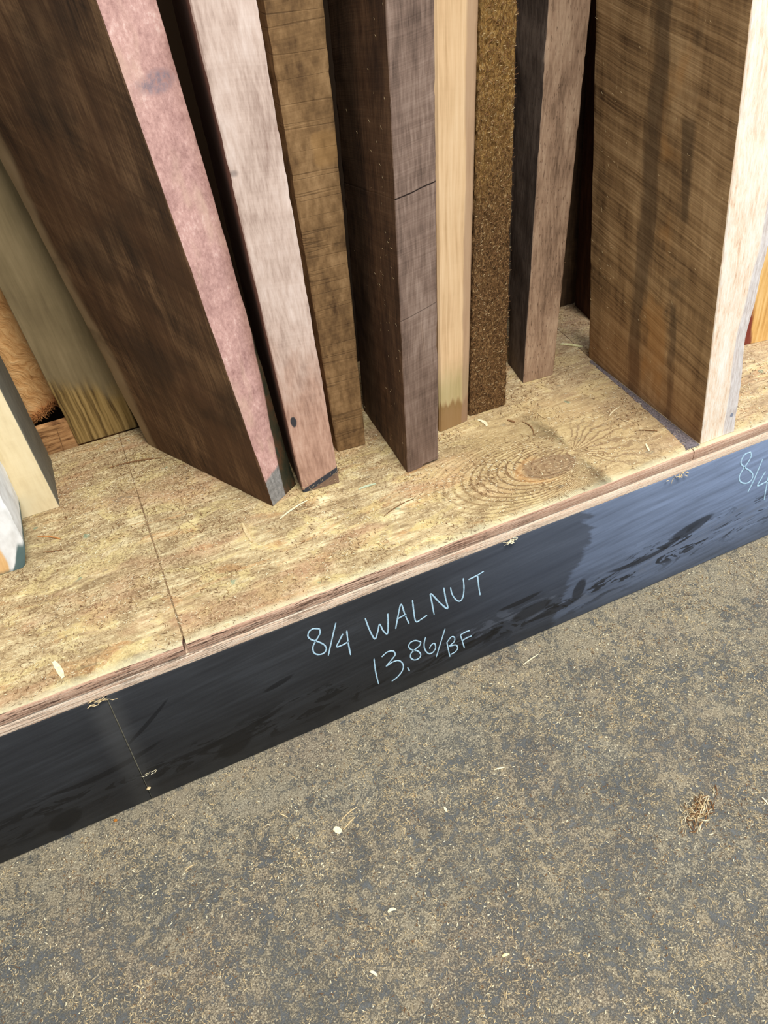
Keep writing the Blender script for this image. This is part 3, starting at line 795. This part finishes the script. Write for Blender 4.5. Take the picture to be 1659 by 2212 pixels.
b1 = board('walnut_board', 'wide dark walnut board with a pink front edge and grey foot, standing askew',
      [(0.0052, 0.4206, -0.118), (0.1294, 0.1801, -0.076), (0.1729, 0.2106, -0.055), (0.049, 0.448, -0.10)], 0.02, 1.35, m_b1, amp=0.0016, nscale=(18, 16), seed=1, wear=0.001)
b2 = board('pale_board', 'pale rosy board with a dark blue line across its foot',
      [(0.187, 0.34, -0.016), (0.1749, 0.1872, -0.016), (0.2269, 0.1833, -0.002), (0.239, 0.34, -0.002)], 0.02, 1.5, m_b2, amp=0.0008, nscale=(30, 14), seed=2)
b3 = board('walnut_board', 'olive brown walnut board with fine cross lines, right of the pale rosy board',
      [(0.2503, 0.40, 0.002), (0.2503, 0.2503, 0.002), (0.2932, 0.2470, 0.036), (0.2932, 0.40, 0.036)], 0.02, 1.4, m_b3, amp=0.0008, nscale=(30, 20), seed=3)
def foot4(u):
    return 0.0 if u < 0.022 or u > 0.055 else 0.003 + 0.004 * abs(mn.noise(Vector((u * 160, 0, 0)))) 
b4 = board('walnut_board', 'grey brown walnut board with a dark left side, left of the pale yellow stick',
      [(0.326, 0.334, 0.042), (0.3166, 0.1547, 0.045), (0.3666, 0.1580, 0.050), (0.372, 0.334, 0.050)], 0.02, 1.45, m_b4, amp=0.0009, nscale=(24, 26), seed=4, wear=0.0016, foot=foot4)
b5 = board('maple_stick', 'narrow pale yellow stick with greenish foot between two brown boards',
      [(0.3985, 0.33, 0.046), (0.3985, 0.2171, 0.046), (0.4490, 0.2230, 0.058), (0.4490, 0.33, 0.058)], 0.02, 1.5, m_b5, amp=0.0008, nscale=(16, 10), seed=5, top_dx=0.045, chamf=0.003, wear=0.0005)
b6 = board('walnut_board', 'very rough fuzzy golden brown board between the pale stick and the taupe board',
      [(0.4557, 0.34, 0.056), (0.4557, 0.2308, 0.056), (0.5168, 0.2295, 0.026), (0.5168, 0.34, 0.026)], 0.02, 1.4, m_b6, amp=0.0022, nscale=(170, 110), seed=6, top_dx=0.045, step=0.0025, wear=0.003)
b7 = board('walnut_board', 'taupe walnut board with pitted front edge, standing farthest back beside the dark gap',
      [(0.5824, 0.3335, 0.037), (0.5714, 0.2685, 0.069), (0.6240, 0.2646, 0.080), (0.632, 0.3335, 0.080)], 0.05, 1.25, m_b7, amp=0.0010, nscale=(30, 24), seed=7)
def prof8(X, Y, z, u):
    # waney right corner: tucks in a little above the foot
    if 0.02 < u < 0.075:
        k = (u - 0.02) / 0.04
        X += min(k, 1.0) * (-0.010 * math.exp(-((z - 0.15) / 0.09) ** 2) + 0.004 * mn.noise(Vector((z * 18, 1, 1))))
    return X, Y
b8 = board('walnut_board', 'widest brown board with a bright fir coloured front edge, at the right',
      [(0.7005, 0.2795, -0.063), (0.6895, 0.0080, -0.086), (0.7490, 0.0080, -0.045), (0.7490, 0.2795, -0.045)], 0.02, 1.45, m_b8, amp=0.0010, nscale=(22, 14), seed=8, profile=prof8)
bA = board('cream_board', 'smooth cream board with a grey side, standing at the left edge of the shelf',
      [(-0.245, 0.46, -0.012), (-0.245, 0.3335, -0.012), (-0.1355, 0.3335, -0.016), (-0.1355, 0.46, -0.016)], 0.0, 1.2, m_cream, amp=0.0003, seed=9)
def profB(X, Y, z, u):
    if u > 0.02:
        k = min(1.0, (u - 0.02) / 0.05) if u < 0.075 else 1.0
        X += k * (-0.0165 * math.exp(-max(z, 0) / 0.024))
    return X, Y
bB = board('painted_board', 'board with white painted edge and dark green foot, at the far left',
      [(-0.246, 0.33, -0.02), (-0.246, 0.2282, -0.02), (-0.1735, 0.2282, -0.02), (-0.1735, 0.33, -0.02)], 0.0, 1.2, m_white, amp=0.0004, seed=10, profile=profB, chamf=0.003)
bR = board('pine_board', 'yellow pine board with a red mark at its foot, behind the widest board',
      [(0.905, 0.33, 0.0), (0.905, 0.183, 0.0), (0.985, 0.168, 0.0), (0.985, 0.33, 0.0)], 0.0, 1.2, m_red, amp=0.0005, seed=11)
g1 = board('walnut_board', 'dark reddish board half hidden deep behind the widest board',
      [(0.788, 0.445, -0.03), (0.776, 0.375, -0.03), (0.83, 0.375, -0.03), (0.84, 0.445, -0.03)], 0.0, 1.1, m_dark, amp=0.0006, seed=12, step=0.008)
g2 = board('walnut_board', 'dark brown board at the back of the shelf, seen in the dark gap',
      [(0.735, 0.472, 0.0), (0.735, 0.452, 0.0), (0.795, 0.452, 0.0), (0.795, 0.472, 0.0)], 0.0, 1.1, m_dark2, amp=0.0006, seed=13, step=0.008)

# fuzz and caught sawdust on the boards (a part of each board)
def face_fibres(parent, p0, ly, corner0, corner1, zr, n, mat, seed, zmin=0.01, ln=(0.003, 0.009), w=0.0007, name='loose_fibres', cluster=None):
    r = random.Random(seed)
    ax, ay, adx = corner0
    bx_, by_, bdx = corner1
    L = math.hypot(bx_ - ax, by_ - ay)
    nx, ny = (by_ - ay) / L, -(bx_ - ax) / L
    fa = math.atan2(by_ - ay, bx_ - ax)
    V, F = [], []
    for i in range(n):
        if cluster and r.random() < 0.7:
            ct, cs = cluster
            t = min(0.98, max(0.02, r.gauss(ct, cs)))
        else:
            t = r.random()
        z = zmin + (zr - zmin) * r.random()
        dx = adx + (bdx - adx) * t
        x = ax + (bx_ - ax) * t + dx * z - p0[0] + nx * 0.0012
        y = ay + (by_ - ay) * t + ly * z - p0[1] + ny * 0.0012
        l = r.uniform(*ln)
        an = r.uniform(0, math.pi)
        c, s_ = math.cos(an), math.sin(an)
        # sliver in the face plane, curling away
        e = Vector((math.cos(fa) * c, math.sin(fa) * c, s_))
        q = Vector((-math.cos(fa) * s_, -math.sin(fa) * s_, c))
        o_ = Vector((nx, ny, 0))
        b = len(V)
        cu = r.uniform(-0.3, 0.3)
        for tt, ww in ((-0.5, 0.3), (0, 1), (0.5, 0.2)):
            p = Vector((x, y, z)) + e * (tt * l) + q * (cu * l * (0.25 - tt * tt) * 2) + o_ * (0.3 * l * (0.5 + tt) * r.random())
            V += [tuple(p + q * w * ww * .5), tuple(p - q * w * ww * .5), tuple(p + o_ * w * ww * .5)]
        for s2 in (0, 3):
            F += [(b + s2, b + s2 + 1, b + s2 + 4, b + s2 + 3), (b + s2 + 1, b + s2 + 2, b + s2 + 5, b + s2 + 4), (b + s2 + 2, b + s2, b + s2 + 3, b + s2 + 5)]
        F += [(b, b + 2, b + 1), (b + 6, b + 7, b + 8)]
    o = link(name, V, F, mat, (0, 0, 0), parent)
    o['kind'] = 'stuff'
    return o
face_fibres(b8, (0.6895, 0.008), 0.02, (0.7005, 0.2795, -0.063), (0.6895, 0.008, -0.086), 0.6, 120, m_tan, 1, cluster=(0.16, 0.07), ln=(0.002, 0.006), w=0.0006)
face_fibres(b4, (0.3166, 0.1547), 0.02, (0.326, 0.334, 0.042), (0.3166, 0.1547, 0.045), 0.6, 70, m_tan, 2, cluster=(0.75, 0.1), ln=(0.002, 0.005), w=0.0005)
face_fibres(b6, (0.4557, 0.2308), 0.02, (0.4557, 0.2308, 0.056), (0.5168, 0.2295, 0.026), 0.62, 1500, m_brownf, 3, ln=(0.003, 0.007), w=0.0007)
face_fibres(b6, (0.4557, 0.2308), 0.02, (0.4557, 0.2308, 0.056), (0.5168, 0.2295, 0.026), 0.62, 500, m_tan, 5, ln=(0.002, 0.005), w=0.0005, name='pale_fibres')
face_fibres(b2, (0.1749, 0.1872), 0.02, (0.1749, 0.1872, -0.016), (0.2269, 0.1833, -0.002), 0.03, 30, m_tan, 4, zmin=0.002, ln=(0.002, 0.006), w=0.0004)
face_fibres(b7, (0.5714, 0.2685), 0.05, (0.5714, 0.2685, 0.069), (0.6240, 0.2646, 0.080), 0.4, 30, m_brownf, 6, ln=(0.002, 0.005), w=0.0005)

# ================================================================ sawdust (uncountable)
foot = [((0.0052, 0.4206), (0.1294, 0.1801), (0.1729, 0.2106), (0.049, 0.448)), ((0.187, 0.34), (0.1749, 0.1872), (0.2269, 0.1833), (0.239, 0.34)),
        ((0.2503, 0.40), (0.2503, 0.2503), (0.2932, 0.247), (0.2932, 0.40)), ((0.326, 0.334), (0.3166, 0.1547), (0.3666, 0.158), (0.372, 0.334)),
        ((0.3985, 0.33), (0.3985, 0.2171), (0.449, 0.223), (0.449, 0.33)), ((0.4557, 0.34), (0.4557, 0.2308), (0.5168, 0.2295), (0.5168, 0.34)),
        ((0.5824, 0.3335), (0.5714, 0.2685), (0.624, 0.2646), (0.632, 0.3335)), ((0.7005, 0.2834), (0.6895, 0.008), (0.749, 0.008), (0.749, 0.2834)),
        ((-0.245, 0.46), (-0.245, 0.3335), (-0.1405, 0.3335), (-0.1405, 0.46)), ((-0.246, 0.33), (-0.246, 0.2282), (-0.1735, 0.2282), (-0.1735, 0.33)),
        ((0.905, 0.33), (0.905, 0.183), (0.985, 0.168), (0.985, 0.33)), ((0.788, 0.445), (0.776, 0.375), (0.83, 0.375), (0.84, 0.445))]
def inside(x, y, m=0.004):
    for q in foot:
        ok = True
        for i in range(4):
            a, b = q[i], q[(i + 1) % 4]
            L = math.hypot(b[0] - a[0], b[1] - a[1])
            if ((b[0] - a[0]) * (y - a[1]) - (b[1] - a[1]) * (x - a[0])) / L < -m:
                ok = False
                break
        if ok: return True
    return False
def scatter_shelf(name, label, mat, n, ln, w, thr, seed, spread=0.35):
    r = random.Random(seed)
    pts = []
    tries = 0
    while len(pts) < n and tries < n * 30:
        tries += 1
        x, y = r.uniform(-0.36, 1.0), r.uniform(0.004, 0.470)
        if inside(x, y): continue
        d = mn.noise(Vector((x * 14, y * 14, seed))) + 0.5 * mn.noise(Vector((x * 40, y * 40, seed))) + 0.7 * math.exp(-((x - 0.02) / 0.05) ** 2 - ((y - 0.37) / 0.06) ** 2) + y * 0.4
        if d < thr + r.gauss(0, spread): continue
        l = r.uniform(*ln)
        ww = w * r.uniform(0.5, 1.3)
        pts.append((x, y, Z + 0.0004 + r.random() * 0.0008, l, ww, r.uniform(0, 6.3), r.gauss(0, 0.10), r.uniform(-0.5, 0.5)))
    V, F = fibres(pts)
    o = link(name, V, F, mat)
    tag(o, label, 'sawdust', kind='stuff')
scatter_shelf('sawdust', 'pale sawdust fibres strewn over the plywood shelf', m_tan, 8000, (0.002, 0.008), 0.0008, 0.25, 3)
scatter_shelf('sawdust', 'brown sawdust fibres strewn over the plywood shelf', m_brownf, 7500, (0.002, 0.008), 0.0007, 0.3, 5)
scatter_shelf('sawdust', 'whitish tiny shavings strewn over the plywood shelf', m_pale, 5500, (0.0015, 0.006), 0.0008, 0.1, 8)

def scatter_floor(name, label, mat, n, ln, w, thr, seed):
    r = random.Random(seed)
    pts = []
    while len(pts) < n:
        x, y = r.uniform(-0.65, 1.6), r.uniform(-0.62, -0.006)
        d = mn.noise(Vector((x * 10, y * 10, seed))) + 0.6 * mn.noise(Vector((x * 45, y * 45, 4)))
        if d < thr + r.gauss(0, 0.3): continue
        pts.append((x, y, 0.0003 + r.random() * 0.0006, r.uniform(*ln), w * r.uniform(0.5, 1.5), r.uniform(0, 6.3), r.gauss(0, 0.08), r.uniform(-0.5, 0.5)))
    V, F = fibres(pts)
    tag(link(name, V, F, mat), label, 'sawdust', kind='stuff')
scatter_floor('sawdust', 'tan sawdust fibres trodden over the concrete floor', m_tan, 26000, (0.0014, 0.006), 0.0007, 0.15, 21)
scatter_floor('sawdust', 'brown sawdust fibres trodden over the concrete floor', m_brownf, 9000, (0.0015, 0.005), 0.0007, 0.15, 22)
scatter_floor('sawdust', 'whitish specks and shavings scattered over the concrete floor', m_pale, 6000, (0.001, 0.0045), 0.0011, -0.1, 23)

# dust filling the seam between the two left sheets
V, F = [], []
for j in range(120):
    y = 0.013 + 0.461 * j / 119
    w_ = 0.0016 * (0.5 + abs(mn.noise(Vector((1, y * 120, 3))))) * (1.0 if y < 0.30 else 0.5)
    V += [(-0.0312 - w_, y, Z + 0.0001), (-0.0312, y, Z + 0.0004), (-0.0312 + w_, y, Z + 0.0001)]
for j in range(119):
    F += [(3 * j, 3 * j + 1, 3 * j + 4, 3 * j + 3), (3 * j + 1, 3 * j + 2, 3 * j + 5, 3 * j + 4)]
tag(link('seam_dust', V, F, m_seam, smooth=60), 'brown dust line filling the seam between the two left plywood sheets', 'dust', kind='stuff')

# dusty line in the vertical joint of the black boards
V, F = [], []
for j in range(80):
    z = 0.004 + (Z - 0.034 - 0.004) * j / 79
    xc = -0.1403 + 0.0095 * (z / (Z - 0.032)) + 0.0002
    w_ = 0.0010 * (0.6 + 0.8 * abs(mn.noise(Vector((4, z * 160, 3))))) * (0.35 + 0.65 * min(1, z / 0.08))
    V += [(xc - w_, 0.0004, z), (xc, -0.0005, z), (xc + w_, 0.0004, z)]
for j in range(79):
    F += [(3 * j, 3 * j + 1, 3 * j + 4, 3 * j + 3), (3 * j + 1, 3 * j + 2, 3 * j + 5, 3 * j + 4)]
tag(link('joint_dust', V, F, m_joint, smooth=60), 'olive grey dust line in the upright joint between the black boards', 'dust', kind='stuff')

# dark dust packed along the joint left of the widest board
V, F = [], []
NX, NY = 12, 110
for j in range(NY + 1):
    y = 0.006 + 0.262 * j / NY
    for i in range(NX + 1):
        t = i / NX
        xl = 0.6640 + 0.030 * (j / NY) ** 0.6 + 0.0016 * mn.noise(Vector((0, y * 90, 2)))
        xr = 0.6885 + 0.011 * (j / NY)
        xr = max(xr, xl + 0.002)
        x = xl + (xr - xl) * t
        e = min(t, 1 - t, 0.2) * 5
        z = Z + 0.0002 + e * (0.0008 + 0.0014 * abs(mn.noise(Vector((x * 260, y * 260, 0)))))
        V.append((x, y, z))
for j in range(NY):
    for i in range(NX):
        a = j * (NX + 1) + i
        F.append((a, a + 1, a + NX + 2, a + NX + 1))
tag(link('packed_dust', V, F, m_greyd, smooth=60), 'purplish grey dust line packed along the foot of the widest board', 'dust', kind='stuff')

# ================================================================ single chips and splinters
S_ = SH
zt = Z + 0.0007
for key, nm, lab, w, mat, cu in (
    ('white_chip', 'wood_chip', 'largest whitish chip lying alone near the front left of the shelf', 0.0065, m_pale, 0.05),
    ('green', 'splinter', 'pale greenish splinter on the shelf right of the rosy board foot', 0.0035, m_green, 0.1),
    ('long', 'splinter', 'long pale grey splinter pointing up to the foot of the rosy board', 0.0026, m_pale, 0.08),
    ('pale', 'splinter', 'pale splinter on the shelf in front of the pink edged board', 0.0042, m_tan, -0.05),
    ('brown', 'splinter', 'thin dark brown splinter on the shelf in front of the grey brown board', 0.0013, m_brownf, 0.12),
    ('yellow', 'wood_chip', 'pale yellow chip in the dark gap behind the widest board', 0.0070, m_yellow, 0.1),
    ('nearb6', 'wood_chip', 'cream chip just in front of the rough fuzzy board', 0.0055, m_pale, 0.3),
    ('dark6', 'wood_chip', 'small dark brown chip right of the rough fuzzy board foot', 0.0035, m_brownf, 0.0),
    ('dark2', 'splinter', 'short dark splinter above the oval knot', 0.0014, m_brownf, 0.3),
    ('longb1', 'splinter', 'longest brown splinter beside the back corner of the pink edged board', 0.0030, m_brownf, 0.1),
    ('orange', 'splinter', 'curved orange splinter near the foot of the cream board', 0.0022, m_orange, 0.12),
    ('brown2', 'splinter', 'dark red brown splinter right of the white painted board foot', 0.0018, m_brownf, -0.08),
    ('pale3', 'splinter', 'tiny cream splinter near the dark dust line', 0.0017, m_pale, 0.1),
    ('redbrown', 'splinter', 'flat red brown splinter just left of the widest board foot', 0.0016, m_brownf, 0.0),
    ('thin', 'splinter', 'thin tan splinter behind the oval knot', 0.0014, m_tan, 0.2),
    ('chip4', 'wood_chip', 'small pale chip near the shelf lip left of the widest board', 0.0030, m_pale, 0.0)):
    a, b = S_[key]
    sliver(nm, lab, 'wood chip' if nm == 'wood_chip' else 'splinter', a, b, w, zt, mat, cu)
# upright twig in the rear gap
sliver('splinter', 'thin brown splinter standing up at the rear edge of the shelf', 'splinter', (-0.115, 0.470), (-0.112, 0.4745), 0.0013, Z + 0.0006, m_brownf, 0.05, lift=0.040)

for key, nm, lab, w, mat, cu in (
    ('chip', 'wood_chip', 'triangular whitish chip on the floor beside two thin splinters', 0.0080, m_pale, 0.05),
    ('sp1', 'splinter', 'lower of two thin tan splinters beside the triangular floor chip', 0.0016, m_tan, 0.05),
    ('sp2', 'splinter', 'upper of two thin tan splinters beside the triangular floor chip', 0.0014, m_tan, 0.12),
    ('long', 'splinter', 'long pale splinter on the floor below the writing board', 0.0016, m_pale, 0.03),
    ('white', 'splinter', 'white splinter on the floor at the right edge', 0.0018, m_pale, 0.1),
    ('curl', 'wood_chip', 'small pale curl on the floor low in the middle', 0.0034, m_pale, 0.3),
    ('pale', 'wood_chip', 'small squarish pale chip on the open floor', 0.0032, m_pale, 0.0),
    ('stick', 'splinter', 'short tan splinter on the floor left of the triangular chip', 0.0014, m_tan, 0.1),
    ('s3', 'splinter', 'short cream splinter on the floor between black board and middle', 0.0016, m_pale, 0.1),
    ('s4', 'splinter', 'tan splinter on the floor below the board joint', 0.0016, m_tan, 0.2),
    ('s6', 'wood_chip', 'yellowish chip near the bottom right of the floor', 0.0030, m_yellow, 0.1),
    ('s7', 'wood_chip', 'pale chip near the bottom middle of the floor', 0.0032, m_pale, 0.2)):
    a, b = FL[key]
    sliver(nm, lab, 'wood chip' if nm == 'wood_chip' else 'splinter', a, b, w, 0.0007, mat, cu)
def crumb(name, label, loc, r, mat):
    V, F = [], []
    for i in range(5):
        th = math.pi * i / 4
        for j in range(7):
            ph = 2 * math.pi * j / 7
            rr = r * (0.8 + 0.4 * random.random())
            V.append((rr * math.sin(th) * math.cos(ph), rr * 0.7 * math.sin(th) * math.sin(ph), rr * 0.6 * math.cos(th)))
    for i in range(4):
        for j in range(7):
            j2 = (j + 1) % 7
            F.append((i * 7 + j, (i + 1) * 7 + j, (i + 1) * 7 + j2, i * 7 + j2))
    tag(link(name, V, F, mat, loc), label, 'crumb')
crumb('wood_crumb', 'amber crumb on the floor at the foot of the left black board', (-0.189, -0.0078, 0.0018), 0.0028, m_rubble)
crumb('wood_crumb', 'pale yellow crumb stuck in the joint of the black boards', (-0.1378, -0.0015, Z - 0.2200), 0.0030, m_tan)

# clump of shavings on the floor, right
r = random.Random(5)
cx, cy = 0.461, -0.318
dirx, diry = 0.0400, 0.0224
L = math.hypot(dirx, diry); ux, uy = dirx / L, diry / L
clump = bpy.data.objects.new('shavings_clump', None)
C.objects.link(clump); clump.location = (cx, cy, 0.0)
tag(clump, 'small clump of tangled tan shavings on the floor at the right', 'shavings')
for nm, mat, n, ww in (('pale_shavings', m_pale, 30, 0.0013), ('tan_shavings', m_tan, 50, 0.0014), ('brown_shavings', m_brownf, 55, 0.0018)):
    pts = []
    for i in range(n):
        t = r.gauss(-0.1, 0.32)
        s_ = r.gauss(0, 0.16)
        x = ux * t * L - uy * s_ * L * 0.9
        y = uy * t * L + ux * s_ * L * 0.9
        pts.append((x, y, 0.0012 + 0.006 * r.random() * math.exp(-t * t * 3), r.uniform(0.006, 0.016), ww * r.uniform(.5, 1.2), math.atan2(uy, ux) + r.gauss(0, 0.7), r.gauss(0, 0.2), r.uniform(-.5, .5)))
    V, F = fibres(pts)
    link(nm, V, F, mat, (0, 0, 0), clump)['kind'] = 'stuff'

# torn veneer curls hanging at the plywood lip, and the white fibre at the joint
def tuft(name, label, x, z, n, size, mat, seed):
    r = random.Random(seed)
    pts = [(x + r.gauss(0, size), -0.0012 - 0.003 * r.random(), z + r.gauss(0, size * 0.35), r.uniform(0.004, 0.010), 0.0014 * r.uniform(.5, 1.3), r.uniform(-0.4, 0.4), r.gauss(0, 0.5), r.uniform(-.5, .5)) for i in range(n)]
    V, F = fibres(pts)
    tag(link(name, V, F, mat), label, 'splinter')
tuft('torn_veneer', 'torn pale veneer tuft hanging from the plywood lip above the writing', 0.386, Z - 0.0335, 22, 0.005, m_pale, 1)
tuft('torn_veneer', 'torn tan veneer tuft hanging from the plywood lip near the widest board', 0.654, Z - 0.0325, 16, 0.006, m_tan, 2)
tuft('torn_veneer', 'torn pale veneer tuft above the joint of the black boards', -0.137, Z - 0.0328, 14, 0.006, m_tan, 3)
tuft('loose_shaving', 'white papery shaving caught on the black board joint', -0.128, Z - 0.190, 7, 0.004, m_pale, 4)
